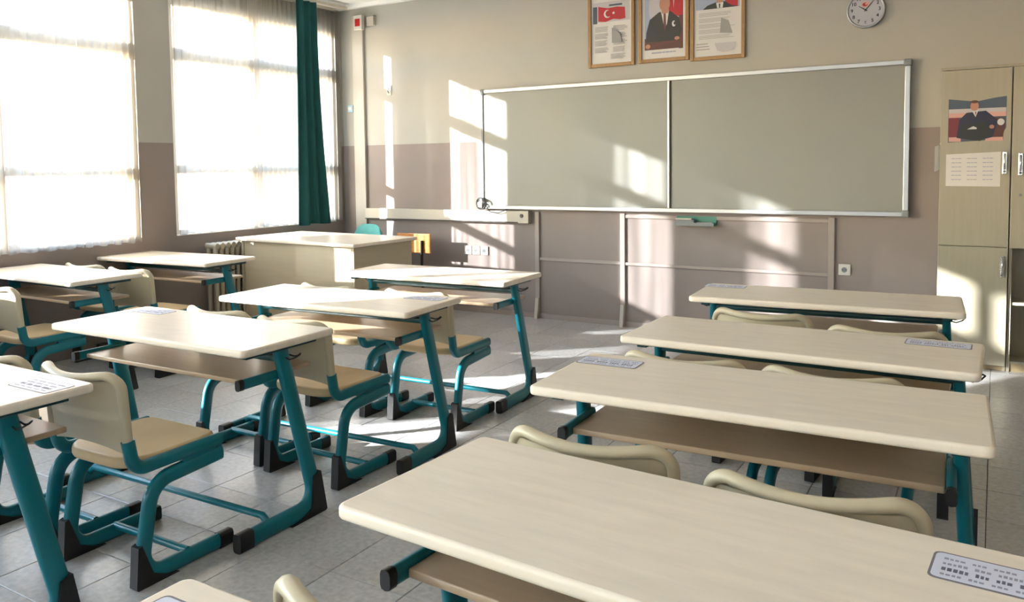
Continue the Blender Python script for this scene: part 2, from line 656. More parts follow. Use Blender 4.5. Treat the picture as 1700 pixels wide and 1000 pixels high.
def window(n, y0, y1, mull, back=False):
    def bx(mb, d0, d1, a, b, c, d, ch=0.0):        # d = depth from the inner wall face, a..b along the wall
        if back:
            return mb.box(a, b, YB + d0, YB + d1, c, d, ch=ch)
        return mb.box(XL + d0, XL + d1, a, b, c, d, ch=ch)
    x0, x1 = -0.10, -0.03
    fr = MB()
    bx(fr, x0, x1, y0, y0 + 0.05, WZ0, WZ1)
    bx(fr, x0, x1, y1 - 0.05, y1, WZ0, WZ1)
    bx(fr, x0, x1, y0 + 0.05, y1 - 0.05, WZ0, WZ0 + 0.05)
    bx(fr, x0, x1, y0 + 0.05, y1 - 0.05, WZ1 - 0.05, WZ1)
    w = struct('window_%d' % n, fr, 'frame_paint')
    bx(MB(), x0, x1, mull - 0.045, mull + 0.045, WZ0 + 0.05, WZ1 - 0.05).build('mullion', 'frame_paint', w)
    for (a, b) in ((y0 + 0.05, mull - 0.045), (mull + 0.045, y1 - 0.05)):
        for zt, h in ((ZT1, 0.035), (ZT2, 0.05)):
            bx(MB(), x0, x1, a, b, zt - h, zt + h).build('transom', 'frame_paint', w)
        for (c, d) in ((WZ0 + 0.05, ZT1 - 0.035), (ZT1 + 0.035, ZT2 - 0.05), (ZT2 + 0.05, WZ1 - 0.05)):
            bx(MB(), x0 + 0.032, x0 + 0.038, a - 0.004, b + 0.004, c - 0.004, d + 0.004).build('pane', 'window_glass', w)
    bx(MB(), -0.028, 0.006, y0 + 0.002, y1 - 0.002, WZ0 + 0.0005, WZ0 + 0.012, 0.003).build('window_sill', 'frame_paint', w)


window(1, WINDOWS[0][0], WINDOWS[0][1], 5.23)
window(2, WINDOWS[1][0], WINDOWS[1][1], 2.90)
window(3, WINDOWS[2][0], WINDOWS[2][1], 0.55)
window(4, WINDOWS[3][0], WINDOWS[3][1], -1.85)  # unseen window beside the camera, added for light on the near desks
for k, (a, b) in enumerate(ADDED_BACK_WINDOWS):
    window(5 + k, a, b, (a + b) / 2, True)

# battens, trunking and skirting on the front wall
struct('trim_1', MB().box(-3.222, -3.178, YF - 0.022, YF, 0, 0.985, ch=0.004), 'batten_paint')
struct('trim_2', MB().box(-2.384, -2.340, YF - 0.022, YF, 0, 0.985, ch=0.004), 'batten_paint')
struct('trim_3', MB().box(-0.700, -0.655, YF - 0.022, YF, 0, 0.985, ch=0.004), 'batten_paint')
for tx in (-3.2, -2.362):
    o = bpy.data.objects['trim_1' if tx < -3 else 'trim_2']
    MB().prism_x([(YF - 0.062, 0.0), (YF - 0.02, 0.0), (YF - 0.02, 0.19), (YF - 0.034, 0.19)], tx - 0.016, tx + 0.016).build('foot_block', 'trunking_plastic', o)
struct('trim_4', MB().box(-3.178, -2.384, YF - 0.016, YF, 0.538, 0.566, ch=0.004), 'batten_paint')
struct('trim_5', MB().box(-2.340, -0.700, YF - 0.016, YF, 0.536, 0.562, ch=0.004), 'batten_paint')
struct('trim_6', MB().box(-2.340, -0.700, YF - 0.014, YF, 0.945, 0.975, ch=0.004), 'batten_paint')
struct('baseboard_front', MB().box(XL, 0.03, YF - 0.012, YF, 0.0, 0.045), 'batten_paint')
struct('trim_7', MB().box(-5.36, -5.215, YF - 0.03, YF, 0.0, 2.985, ch=0.004), 'trunking_plastic')
struct('trim_8', MB().box(XL, XR, YF - 0.05, YF, 3.06, ZC), 'ceiling_paint')

t = thing('cable_trunking', 'long cream cable trunking strip running from the corner to under the whiteboard', 'trunking', (-4.24, YF, 0.935))
MB().box(-0.975, 0.86, -0.05, 0, -0.055, 0.055, ch=0.005).build('duct', 'trunking_plastic', t)
MB().box(-0.975, 0.86, -0.052, -0.046, -0.056, -0.046).build('lid_seam', 'dark_shadow_gap', t)
MB().box(0.862, 0.975, -0.062, 0, -0.058, 0.058, ch=0.005).build('end_box', 'trunking_plastic', t)
MB().disc_y(0.905, -0.068, -0.060, 0.012, 0.017).build('socket_hole', 'ink_black', t)


# ------------------------------------------------------------------ curtains
def curtain(name, y0, y1, z0, z1, x, matn, label, cat, group, amp=0.018, pitch=0.075, thick=False, flare=None):
    """hanging cloth with folds; y0 / y1 may be functions of height (0 bottom .. 1 top)"""
    f0 = y0 if callable(y0) else (lambda v: y0)
    f1 = y1 if callable(y1) else (lambda v: y1)
    yc = (f0(0.5) + f1(0.5)) / 2
    n = max(3, round(abs(f1(0.5) - f0(0.5)) / pitch))
    ph = random.uniform(0, 6)

    def fn(u, v, off=0.0):
        y = f0(v) + (f1(v) - f0(v)) * u
        w = 0.55 + 0.45 * math.sin(3.1 * u * n / 4 + ph)
        dx = amp * (math.sin(2 * PI * n * u + ph + 0.5 * math.sin(2.2 * v + ph)) * (0.6 + 0.4 * w)) * (1.0 - 0.35 * v)
        z = z0 + (z1 - z0) * v + (0.006 * math.sin(2 * PI * n * u * 0.5 + ph) if v < 1e-6 else 0)
        return (dx + off, y - yc, z - z0)
    mb = MB().grid(fn, n * 8, 14)
    if thick:
        mb.grid(lambda u, v: fn(u, v, 0.004), n * 8, 14)
    return tag(mb.build(name, matn, None, (x, yc, z0)), label, cat, group)


def smooth(a, b, v):
    t = min(1.0, max(0.0, (v - a) / (b - a)))
    return t * t * (3 - 2 * t)


SH = 'sheer curtains at the windows'
ZS0, ZS1 = 0.865, 3.035
XS = XL + 0.032
sheer_row = (
    (4.352, 5.17, 0.0, 'sheer_thin', 0.012, 0.075, 'thin white sheer curtain right of the wall pillar, by the radiator'),
    (5.175, 5.86, 0.0, 'sheer_dense', 0.020, 0.06, 'gathered white sheer curtain just left of the green drape'),
    (5.955, 6.40, 0.0, 'sheer_lining', 0.018, 0.06, 'narrow white sheer curtain strip right of the green drape'),
    (3.50, 3.985, -0.03, 'sheer_dense', 0.018, 0.06, 'white sheer curtain hanging against the left edge of the wall pillar'),
    (2.93, 3.495, -0.03, 'sheer_thin', 0.012, 0.075, 'thin see-through sheer curtain in the window at the left picture edge'),
    (2.46, 2.925, -0.03, 'sheer_dense', 0.020, 0.06, 'gathered sheer curtain fold cut off by the left picture edge'),
    (1.94, 2.455, -0.03, 'sheer_thin', 0.012, 0.075, 'thin sheer curtain in the middle window, beyond the left picture edge'),
    (lambda v: 0.90 + 0.06 * v, lambda v: 1.10 + 0.49 * smooth(0.52, 0.66, v), 0.0, 'sheer_lining', 0.020, 0.06, 'unseen gathered sheer curtain, shaped to pass a sun band, in the third window from the corner'),  # unseen panel, edge shaped to let a sun band onto the desks
    (0.40, 0.90, 0.0, 'sheer_thin', 0.012, 0.075, 'half-height unseen sheer curtain added low in the third window so sun passes over it'),  # unseen low panel, added so the sun reaches the cabinet above it
    (-0.46, lambda v: -0.10 + 0.50 * smooth(0.52, 0.66, v), 0.0, 'sheer_lining', 0.020, 0.06, 'unseen gathered sheer curtain, shaped to pass a sun band, at the near end of the third window'))  # unseen panel, opening shaped for the second desk sun band
for y0, y1, dz, mn, amp, pitch, lb in sheer_row:
    curtain('sheer_curtain', y0, y1, ZS0 + dz, 2.38 if lb.startswith('half') else ZS1, XS, mn, lb, 'curtain', SH, amp, pitch)
for k, (a, b) in enumerate(ADDED_BACK_WINDOWS):
    o = curtain('sheer_curtain', a - 0.02, b + 0.06, ZS0, ZS1, XS, 'sheer_fill', ('left', 'middle', 'right')[k] + ' one of three unseen sheer curtains added on the rear wall for fill light', 'curtain', 'sheer curtains on the rear wall', 0.02, 0.08)
    o.location = ((a + b) / 2 + 0.02, YB + 0.032, ZS0)
    o.rotation_euler.z = -PI / 2
curtain('drape', lambda v: 5.60 + 0.04 * v, lambda v: 6.04 - 0.13 * v - 0.04 * math.sin(PI * v), 0.86, 3.035, XL + 0.19, 'green_drape',
        'long dark teal green drape hanging beside the corner of the room', 'curtain', None, 0.045, 0.10, True)
for k, (a, b_, lb) in enumerate(((4.36, 6.36, 'curtain rail under the ceiling above the window with the green drape'),
                                 (1.95, 3.95, 'curtain rail under the ceiling above the window left of the pillar'),
                                 (-0.45, 1.55, 'curtain rail under the ceiling above the third window from the corner'))):
    t = thing('curtain_rail', lb, 'curtain rail', (XS, (a + b_) / 2, 3.035), 0, 'curtain rails')
    h = (b_ - a) / 2
    MB().box(-0.02, 0.02, -h, h, 0.0, 0.03, ch=0.003).build('rail', 'rail_paint', t)
    if k == 0:
        MB().box(0.12, 0.17, 0.2, h, 0.0, 0.03, ch=0.003).build('drape_rail', 'rail_paint', t)
        MB().box(0.02, 0.12, h - 0.06, h - 0.03, 0.01, 0.03).build('rail_bracket', 'rail_paint', t)
    for s in (-0.7, 0.7):
        MB().box(-0.012, 0.012, s * h - 0.02, s * h + 0.02, 0.028, ZC - 3.035).build('ceiling_bracket', 'rail_paint', t)

t = thing('curtain_rod', 'thin unseen rod added to carry the half-height sheer curtain in the third window', 'curtain rod', (XS, 0.65, 2.38))  # added only to hold the made-up low curtain
MB().tube([(0, -0.30, 0), (0, 0.30, 0)], 0.007, seg=8).build('rod', 'rail_paint', t)
for yy in (-0.29, 0.29):
    MB().box(-0.07, 0.006, yy - 0.008, yy + 0.008, -0.006, 0.006).build('rod_bracket', 'rail_paint', t)

# ------------------------------------------------------------------ radiator
t = thing('radiator', 'cream column radiator under the window, left of the teacher desk', 'radiator', (XL + 0.11, 5.10, 0.0))
sec = MB()
for dx in (-0.045, 0.045):
    sec.tube(fillet([(dx, 0, 0.13), (dx, 0, 0.755)], []), 0.022, 0.020, side=(1, 0, 0), seg=8)
for z in (0.745, 0.14):
    sec.tube([(-0.07, 0, z), (0.07, 0, z)], 0.024, 0.028, side=(0, 1, 0), seg=8)
sec_me = sec.mesh('radiator_section', 'radiator_paint')
for k in range(17):
    o = bpy.data.objects.new('radiator_section', sec_me)
    col.objects.link(o)
    o.parent = t
    o.location = (0, -0.48 + 0.06 * k, 0)
MB().tube([(0, 0.50, 0.14), (0, 0.66, 0.14), ], 0.016, seg=8).tube([(0, 0.66, 0.14), (0, 0.66, 0.0)], 0.016, seg=8).build('feed_pipe', 'radiator_paint', t)
for y in (-0.42, 0.42):
    MB().box(-0.05, 0.05, y - 0.015, y + 0.015, 0.0, 0.12).build('bracket_foot', 'radiator_paint', t)


# ------------------------------------------------------------------ school desks
def sticker(parent, sx, sy, seed):
    w, d = 0.205, 0.098
    rnd = random.Random(seed)
    s = MB().plate(rrect(w + 0.006, d + 0.006, 0.012, 3), 0.0, 0.0007, 0.0003, 0, 1).build('sticker', 'sticker_edge', parent, (sx, sy, 0.7502))
    s['label'] = 'small white sticker with grey printed lines'
    p = MB()
    p.plate(rrect(w - 0.002, d - 0.004, 0.010, 3), 0.0, 0.0005, 0.0002, 0, 1)
    for row, (yy, h, mi) in enumerate(((0.027, 0.008, 2), (0.008, 0.010, 2), (-0.013, 0.013, 1), (-0.033, 0.008, 2))):
        x = -w / 2 + 0.014
        while x < w / 2 - 0.02:
            n = rnd.choice((3, 4, 5, 6))
            for _ in range(n):                       # letters of one word, too blurred to read
                lw = rnd.uniform(0.004, 0.007)
                if x + lw > w / 2 - 0.012:
                    break
                p.box(x, x + lw, yy - h / 2, yy + h / 2 * rnd.uniform(0.5, 1.0), 0.0005, 0.0007, mi)
                x += lw + 0.0022
            x += 0.008
    p.build('print', ['sticker_white', 'ink_dark', 'ink_mid'], s, (0, 0, 0.0007))


def make_desk():
    root = thing('school_desk', 'x', 'desk', group='double school desks')
    MB().plate(rrect(1.2, 0.5, 0.022, 5), 0.721, 0.75, 0.009, 0, 4).build('tabletop', 'laminate', root)
    for s in (-1, 1):
        xt, xb = s * 0.527, s * 0.570
        path = fillet([(xt, 0.0, 0.72), (xb, 0.145, 0.036), (xb, -0.262, 0.036)], [0.085], 10)
        leg = MB().tube(path, 0.018, 0.034, seg=14, square=0.35).build('leg', 'teal_paint', root)
        MB().tube([(xb, -0.215, 0.036), (xb, -0.272, 0.036), (xb, -0.282, 0.036)], 0.021, 0.036, seg=12, square=0.55).build('foot_cap', 'black_plastic', leg)
        MB().prism_x([(0.115, 0.160), (0.152, 0.175), (0.184, 0.006), (0.176, 0.0), (-0.02, 0.0), (0.04, 0.012), (0.095, 0.038)], xb - 0.022, xb + 0.022).build('heel_cap', 'black_plastic', leg)
        # bracket arm under the shelf, with a black end plug
        arm = MB().tube([(s * 0.512, 0.045, 0.600), (s * 0.512, -0.190, 0.600)], 0.012, 0.020, seg=10, square=0.4).build('shelf_arm', 'teal_paint', root)
        MB().tube([(s * 0.512, -0.180, 0.600), (s * 0.512, -0.203, 0.600)], 0.0135, 0.0215, seg=10, square=0.4).build('end_plug', 'black_plastic', arm)
        # top bearer under the tabletop
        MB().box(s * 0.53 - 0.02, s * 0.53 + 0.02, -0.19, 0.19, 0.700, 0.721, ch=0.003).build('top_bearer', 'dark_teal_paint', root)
        MB().tube([(s * 0.515, 0.0, 0.690), (s * 0.488, 0.0, 0.690)], 0.017, seg=10, side=(0, 1, 0)).build('joint_cap', 'black_plastic', root)
        # wire bag hook on the outer side
        hk = [(s * (0.540 + dx), 0.03 + dy, 0.668 + dz) for dx, dy, dz in ((0, -0.012, 0), (0.03, -0.016, -0.006), (0.055, -0.010, 0.004), (0.066, 0.004, 0.014), (0.058, 0.016, 0.016), (0.045, 0.012, 0.006), (0.025, 0.012, 0.002), (0, 0.012, 0.006))]
        MB().tube(hk, 0.0032, side=(0, 0, 1), seg=6).build('bag_hook', 'black_plastic', root)
    MB().plate(rrect(0.998, 0.36, 0.006, 2, cy=0.03), 0.588, 0.606, 0.003, 0, 2).build('book_shelf', 'shelf_board', root)
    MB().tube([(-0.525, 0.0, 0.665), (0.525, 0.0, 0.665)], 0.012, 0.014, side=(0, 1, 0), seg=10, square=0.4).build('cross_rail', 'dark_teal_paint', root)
    MB().tube([(-0.572, -0.115, 0.040), (-0.556, -0.115, 0.052), (-0.530, -0.115, 0.0745), (0.530, -0.115, 0.0745), (0.556, -0.115, 0.052), (0.572, -0.115, 0.040)], 0.0145, side=(0, 1, 0), seg=12).build('stretcher', 'teal_paint', root)
    return root


def make_chair():
    root = thing('school_chair', 'x', 'chair', group='school chairs')
    zt, zb, hw = 0.738, 0.465, 0.210

    def back_y(u, z):
        v = (z - 0.45) / (zt - 0.45)
        return -0.185 - 0.022 * v - 0.062 * (1 - u * u) * min(1, v * 1.5)

    def half(z):
        rc = 0.052
        if z <= zt - rc:
            return hw
        k = (z - (zt - rc)) / rc
        return hw - rc + rc * math.sqrt(max(0.0, 1 - k * k))
    p = MB()
    for off in (-0.006, 0.006):
        def fn(u, v, off=off):
            z = zb + (zt - 0.020 - zb) * v
            uu = -1 + 2 * u
            x = uu * (half(z) - 0.006)
            return (x, back_y(x / hw, z) + off, z + (0.018 * (1 - uu * uu) if v == 0 else 0))
        p.grid(fn, 12, 10)
    # lower edge strip closing the shell
    p.grid(lambda u, v: ((-1 + 2 * u) * (hw - 0.006), back_y(-1 + 2 * u, zb) - 0.006 + 0.012 * v, zb + 0.018 * (1 - (-1 + 2 * u) ** 2)), 12, 1)
    back = p.build('backrest', 'cream_plastic', root)
    prof = [(-hw, 0.50), (-hw, 0.60), (-hw, zt - 0.052)]
    for k in range(1, 9):
        a = PI - k / 8 * PI / 2
        prof.append((-hw + 0.052 + 0.052 * math.cos(a), zt - 0.052 + 0.052 * math.sin(a)))
    for k in range(1, 8):
        prof.append(((-1 + 2 * k / 8) * (hw - 0.052), zt - 0.012 * math.sin(PI * k / 8)))
    prof += [(-x, z) for x, z in prof[:11][::-1]]
    rim = [(x, back_y(x / hw, z), z) for x, z in prof]
    MB().tube(rim, 0.019, 0.015, side=(0, 1, 0), seg=10).build('rim', 'cream_plastic', back)
    seat = MB()
    seat.plate(rrect(0.405, 0.385, 0.055, 6, cy=0.005, rb=0.12), 0.398, 0.438, 0.014, 0, 4)
    seat.build('seat', 'seat_plastic', root)
    for s in (-1, 1):
        x = s * hw
        MB().tube(fillet([(x, back_y(s, 0.515), 0.515), (x, -0.172, 0.408), (x, 0.192, 0.412)], [0.055], 8), 0.017, 0.023, seg=12, square=0.3).build('seat_rail', 'teal_paint', root)
        path = fillet([(x, 0.192, 0.362), (x, -0.105, 0.345), (x, -0.165, 0.030), (x, 0.205, 0.030)], [0.095, 0.075], 9)
        leg = MB().tube(path, 0.017, 0.028, seg=12, square=0.3).build('leg', 'teal_paint', root)
        MB().tube([(x, 0.165, 0.0295), (x, 0.218, 0.0295), (x, 0.224, 0.0295)], 0.0195, 0.0287, seg=12, square=0.55).build('foot_cap', 'black_plastic', leg)
        MB().prism_x([(-0.165, 0.150), (-0.180, 0.145), (-0.192, 0.006), (-0.186, 0.0), (-0.02, 0.0), (-0.07, 0.012), (-0.125, 0.040)], x - 0.020, x + 0.020).build('heel_cap', 'black_plastic', leg)
        MB().box(x - 0.012, x + 0.012, 0.02, 0.16, 0.372, 0.400).build('weld_block', 'teal_paint', root)
    MB().tube([(-hw, 0.03, 0.050), (hw, 0.03, 0.050)], 0.014, side=(0, 1, 0), seg=10).build('stretcher', 'teal_paint', root)
    MB().tube([(-hw, 0.06, 0.385), (hw, 0.06, 0.385)], 0.012, side=(0, 1, 0), seg=10).build('seat_bearer', 'teal_paint', root)
    return root


desk0 = make_desk()
chair0 = make_chair()
first = {'desk': True, 'chair': True}


def place(kind, x, y, a, label, group):
    src = desk0 if kind == 'desk' else chair0
    if first[kind]:
        o = src
        first[kind] = False
    else:
        o = copy_tree(src)
    o.location = (x, y, 0)
    o.rotation_euler.z = a
    o['label'] = label
    o['group'] = group
    return o


GD, GC = 'double school desks', 'school chairs behind the desks'
D = {}
# keep every copy free of stickers: place all desks first, then add the stickers
for key, x, y, a, lb in (
        ('R1', -0.110, 1.227, -0.064, 'large cream double desk in the right foreground, nearest whole tabletop'),
        ('R2', -0.224, 2.238, 0.039, 'cream double desk in the right row, second from the bottom right'),
        ('R3', -0.253, 3.008, -0.011, 'cream double desk in the right row, third from the bottom right'),
        ('R4', -0.340, 4.097, 0.065, 'cream double desk in the right row closest to the whiteboard'),
        ('R0', -0.141, 0.435, 0.0, 'cream desk with only its far left corner showing at the bottom picture edge'),
        ('L1', -2.612, 1.088, 0.0, 'cream desk cut off by the left picture edge, sticker on its corner'),
        ('L2', -2.543, 2.102, 0.019, 'cream double desk in the middle row, its near right foot fully visible'),
        ('L3', -2.502, 2.991, 0.052, 'sunlit double desk in the middle row, second from the teacher desk'),
        ('L4', -2.590, 4.023, 0.044, 'sunlit double desk in the middle row, closest to the front wall'),
        ('W2', -4.919, 2.904, -0.007, 'double desk of the window row, cut off by the left picture edge'),
        ('W1', -4.930, 1.930, 0.0, 'unseen double desk added to the window row to keep sun off the floor'),  # unseen desk, added to block low sun from the floor
        ('W0', -4.930, 0.950, 0.0, 'rearmost unseen double desk, added to the window row against sun on the floor'),  # second unseen desk, added as a sun block too
        ('W3', -4.975, 3.890, 0.058, 'double desk of the window row standing before the radiator')):
    D[key] = place('desk', x, y, a, lb, GD)
for key, sx, sy in (('R1', 0.50, 0.135), ('R2', -0.486, 0.135), ('R3', 0.457, 0.165), ('R4', -0.50, 0.155), ('R0', -0.47, 0.14),
                    ('L1', 0.475, 0.147), ('L2', -0.44, 0.16), ('L3', 0.45, 0.14), ('W2', 0.47, 0.14)):
    sticker(D[key], sx, sy, key)

for x, y, a, lb in (
        (-0.48, 1.865, 0.05, 'left one of two chairs between the two nearest right-hand desks'),
        (0.046, 1.815, 0.05, 'right one of two chairs between the two nearest right-hand desks'),
        (-0.545, 2.795, 0.02, 'left one of two chairs behind the third right-hand desk'),
        (-0.060, 2.800, -0.01, 'right one of two chairs behind the third right-hand desk'),
        (-0.50, 3.785, -0.06, 'left one of two chairs behind the right-hand desk closest to the whiteboard'),
        (0.00, 3.620, 0.05, 'right one of two chairs behind the right-hand desk closest to the whiteboard'),
        (-0.415, 0.985, -0.03, 'chair whose backrest corner peeks up at the bottom picture edge'),
        (-2.275, 1.660, 0.01, 'whole chair in the left foreground beside the cut-off desk'),
        (-2.80, 1.645, 0.0, 'chair at the left picture edge, mostly hidden behind the cut-off desk'),
        (-2.275, 2.650, 0.0, 'chair with its seat showing right of the middle row desk'),
        (-2.795, 2.680, 0.0, 'chair behind the middle row desk, only its back rim showing'),
        (-2.275, 3.565, 0.03, 'chair tucked at the sunlit desk closest to the front wall, seat showing'),
        (-2.86, 3.520, 0.0, 'left chair at the sunlit desk closest to the front wall, back rim showing'),
        (-4.635, 2.600, -0.01, 'chair with teal rails in the window row at the left picture edge'),
        (-4.67, 3.49, 0.05, 'right one of two chairs behind the desk by the radiator'),
        (-5.20, 3.50, 0.05, 'left one of two chairs behind the desk by the radiator')):
    place('chair', x, y, a, lb, GC)

# ------------------------------------------------------------------ teacher desk and the chairs behind it
t = thing('teacher_desk', 'cream panelled teacher desk standing before the window corner', 'desk', (-4.61, 5.16, 0.0), math.radians(-3.5))
MB().plate(rrect(1.46, 0.78, 0.012, 3), 0.782, 0.81, 0.004, 0, 2).build('tabletop', 'laminate', t)
MB().box(-0.66, 0.66, -0.345, -0.325, 0.02, 0.782).build('front_panel', 'desk_melamine', t)
for s in (-1, 1):
    MB().box(s * 0.68 - 0.012, s * 0.68 + 0.012, -0.35, 0.35, 0.0, 0.782).build('side_panel', 'desk_melamine', t)
pd = MB().box(0.26, 0.666, -0.30, 0.33, 0.10, 0.775).build('drawer_pedestal', 'desk_melamine', t)
for k in range(3):
    dr = MB().box(0.27, 0.656, 0.331, 0.349, 0.12 + k * 0.215, 0.32 + k * 0.215, ch=0.002).build('drawer', 'desk_melamine', t)
    MB().box(0.41, 0.52, 0.349, 0.365, 0.21 + k * 0.215, 0.225 + k * 0.215).build('handle', 'chrome', dr)

t = thing('padded_chair', 'turquoise padded chair, only its rounded back top showing above the teacher desk', 'chair', (-4.89, 5.86, 0), PI)
bk = MB()
for off in (-0.03, 0.03):
    def fn(u, v, off=off):
        uu, vv = -1 + 2 * u, v
        w = 0.24 * (1 - 0.35 * max(0, vv - 0.55) / 0.45 * abs(uu))
        bul = off * math.sqrt(max(0.0, 1 - uu ** 4)) * math.sqrt(max(0.0, 1 - (2 * vv - 1) ** 6))
        return (uu * w, -0.21 + bul - 0.03 * (1 - uu * uu), 0.46 + (0.365 + 0.030 * (1 - uu * uu)) * vv - 0.045 * uu ** 4 * vv)
    bk.grid(fn, 14, 10)
bk.build('backrest', 'teal_fabric', t)
MB().plate(rrect(0.44, 0.42, 0.06, 5), 0.40, 0.46, 0.025, 0, 4).build('seat', 'teal_fabric', t)
for sx in (-1, 1):
    for sy in (-1, 1):
        MB().tube([(sx * 0.19, sy * 0.17, 0.41), (sx * 0.21, sy * 0.19, 0.0)], 0.012, seg=8).build('leg', 'black_plastic', t)
    MB().tube([(sx * 0.19, -0.17, 0.41), (sx * 0.19, -0.23, 0.62)], 0.012, seg=8).build('back_post', 'black_plastic', t)

t = thing('wooden_chair', 'orange brown wooden chair on black legs behind the teacher desk', 'chair', (-4.44, 6.03, 0), PI)
MB().box(-0.20, 0.20, -0.20, -0.182, 0.575, 0.765, ch=0.008).build('backrest', 'orange_wood', t)
MB().plate(rrect(0.38, 0.36, 0.03, 4), 0.43, 0.448, 0.005, 0, 2).build('seat', 'orange_wood', t)
for sx in (-1, 1):
    MB().tube(fillet([(sx * 0.11, -0.172, 0.70), (sx * 0.11, -0.165, 0.42), (sx * 0.11, -0.19, 0.0)], [0.1], 4), 0.014, seg=8).build('leg', 'black_plastic', t)
    MB().tube([(sx * 0.15, 0.15, 0.43), (sx * 0.16, 0.17, 0.0)], 0.012, seg=8).build('leg', 'black_plastic', t)
    MB().tube([(sx * 0.12, -0.16, 0.42), (sx * 0.15, 0.15, 0.42)], 0.011, seg=8).build('side_rail', 'black_plastic', t)

# ------------------------------------------------------------------ whiteboard
bx0, bx1, bz0, bz1, bxm = -3.771, -0.162, 1.0055, 2.125, -1.929
yb = YF - 0.05
t = thing('whiteboard', 'wide two-panel whiteboard in an aluminium frame on the front wall', 'whiteboard', ((bx0 + bx1) / 2, YF, bz0))
cx_ = (bx0 + bx1) / 2
L = lambda x: x - cx_
H = bz1 - bz0
W2_ = (bx1 - bx0) / 2
MB().box(-W2_ + 0.02, L(bxm) - 0.012, -0.040, 0.0, 0.02, H - 0.02).build('board_panel', 'board_enamel', t)
MB().box(L(bxm) + 0.012, W2_ - 0.02, -0.040, 0.0, 0.02, H - 0.02).build('board_panel', 'board_enamel', t)
MB().box(-W2_, W2_, -0.055, 0, H - 0.034, H, ch=0.004).build('top_rail', 'aluminium', t)
MB().box(-W2_, W2_, -0.062, 0, 0.0, 0.034, ch=0.004).build('bottom_rail', 'aluminium', t)
MB().box(-W2_, -W2_ + 0.022, -0.050, 0, 0.03, H - 0.03, ch=0.004).build('side_rail', 'grey_plastic', t)
MB().box(W2_ - 0.036, W2_, -0.055, 0, 0.03, H - 0.03, ch=0.004).build('side_rail', 'aluminium', t)
MB().box(L(bxm) - 0.020, L(bxm) - 0.002, -0.052, 0, 0.03, H - 0.03, ch=0.003).build('middle_rail', 'aluminium', t)
MB().box(L(bxm) - 0.002, L(bxm) + 0.012, -0.044, 0, 0.03, H - 0.03).build('gap_seal', 'dark_shadow_gap', t)
for sx in (-1, 1):
    for zc in (0.02, H - 0.02):
        w = 0.026 if sx > 0 else 0.018
        MB().box(sx * W2_ - sx * 0.018 - w, sx * W2_ - sx * 0.018 + w, -0.066, 0.0, zc - 0.026, zc + 0.026, ch=0.010).build('corner_cap', 'grey_plastic', t)

t = thing('eraser_holder', 'small green and grey eraser tray hanging under the middle of the whiteboard', 'tray', (-1.715, YF, 0.90))
MB().box(-0.165, 0.165, -0.085, 0.0, 0.0, 0.012).build('tray_base', 'green_holder', t)
MB().box(-0.165, 0.165, -0.016, 0.0, 0.012, 0.075).build('tray_back', 'green_holder', t)
MB().box(-0.155, 0.0, -0.075, -0.02, 0.013, 0.05, ch=0.006).build('eraser', 'grey_plastic', t)
MB().box(-0.155, -0.02, -0.078, -0.02, 0.05, 0.058).build('eraser_felt', 'white_plastic', t)
MB().tube([(0.02, -0.06, 0.021), (0.14, -0.06, 0.021)], 0.008, seg=8, side=(0, 1, 0)).build('marker', 'white_plastic', t)
MB().box(-0.165, 0.165, -0.09, -0.083, 0.0, 0.026).build('tray_lip', 'grey_plastic', t)

t = thing('cable_coil', 'small coil of dark cable hooked on the lower left board corner', 'cable', (-3.76, YF - 0.076, 1.05))
coil = []
for k in range(60):
    a = 2 * PI * k / 20
    rr = 0.050 + 0.006 * math.sin(k * 0.7)
    coil.append((rr * math.cos(a) + 0.0, -0.004 * k / 20, rr * 1.0 * math.sin(a) + 0.004 * (k // 20)))
MB().tube(coil, 0.0055, side=(0, 1, 0), seg=6).build('coil', 'cable_black', t)
MB().tube(fillet([(0.05, -0.01, 0.0), (0.09, -0.008, -0.07), (0.18, -0.004, -0.08), (0.28, 0.0, -0.045)], [0.05, 0.05], 5), 0.0045, side=(0, 1, 0), seg=6).build('tail', 'cable_black', t)
MB().box(-0.012, 0.012, -0.012, 0.0255, 0.036, 0.06).build('hook', 'grey_plastic', t)
MB().box(-0.04, 0.01, -0.014, 0.006, -0.03, 0.02, ch=0.005).build('plug', 'white_plastic', t)


def wall_socket(x, z, label):
    t = thing('wall_socket', label, 'socket', (x, YF, z), 0, 'wall sockets')
    MB().box(-0.042, 0.042, -0.012, 0, -0.042, 0.042, ch=0.004).build('plate', 'white_plastic', t)
    MB().disc_y(0, -0.016, -0.010, 0, 0.029).build('ring', 'white_plastic', t)
    MB().disc_y(0, -0.0168, -0.012, 0, 0.020).build('recess', 'grey_plastic', t)
    for s in (-1, 1):
        MB().disc_y(s * 0.009, -0.0174, -0.012, 0, 0.0035, seg=8).build('pin_hole', 'ink_black', t)


wall_socket(-3.965, 0.60, 'left one of three wall sockets low on the front wall behind the sunlit desk')
wall_socket(-3.872, 0.60, 'middle one of three wall sockets low on the front wall behind the sunlit desk')
wall_socket(-3.779, 0.60, 'right one of three wall sockets low on the front wall behind the sunlit desk')
wall_socket(-0.585, 0.594, 'single wall socket under the right end of the whiteboard')

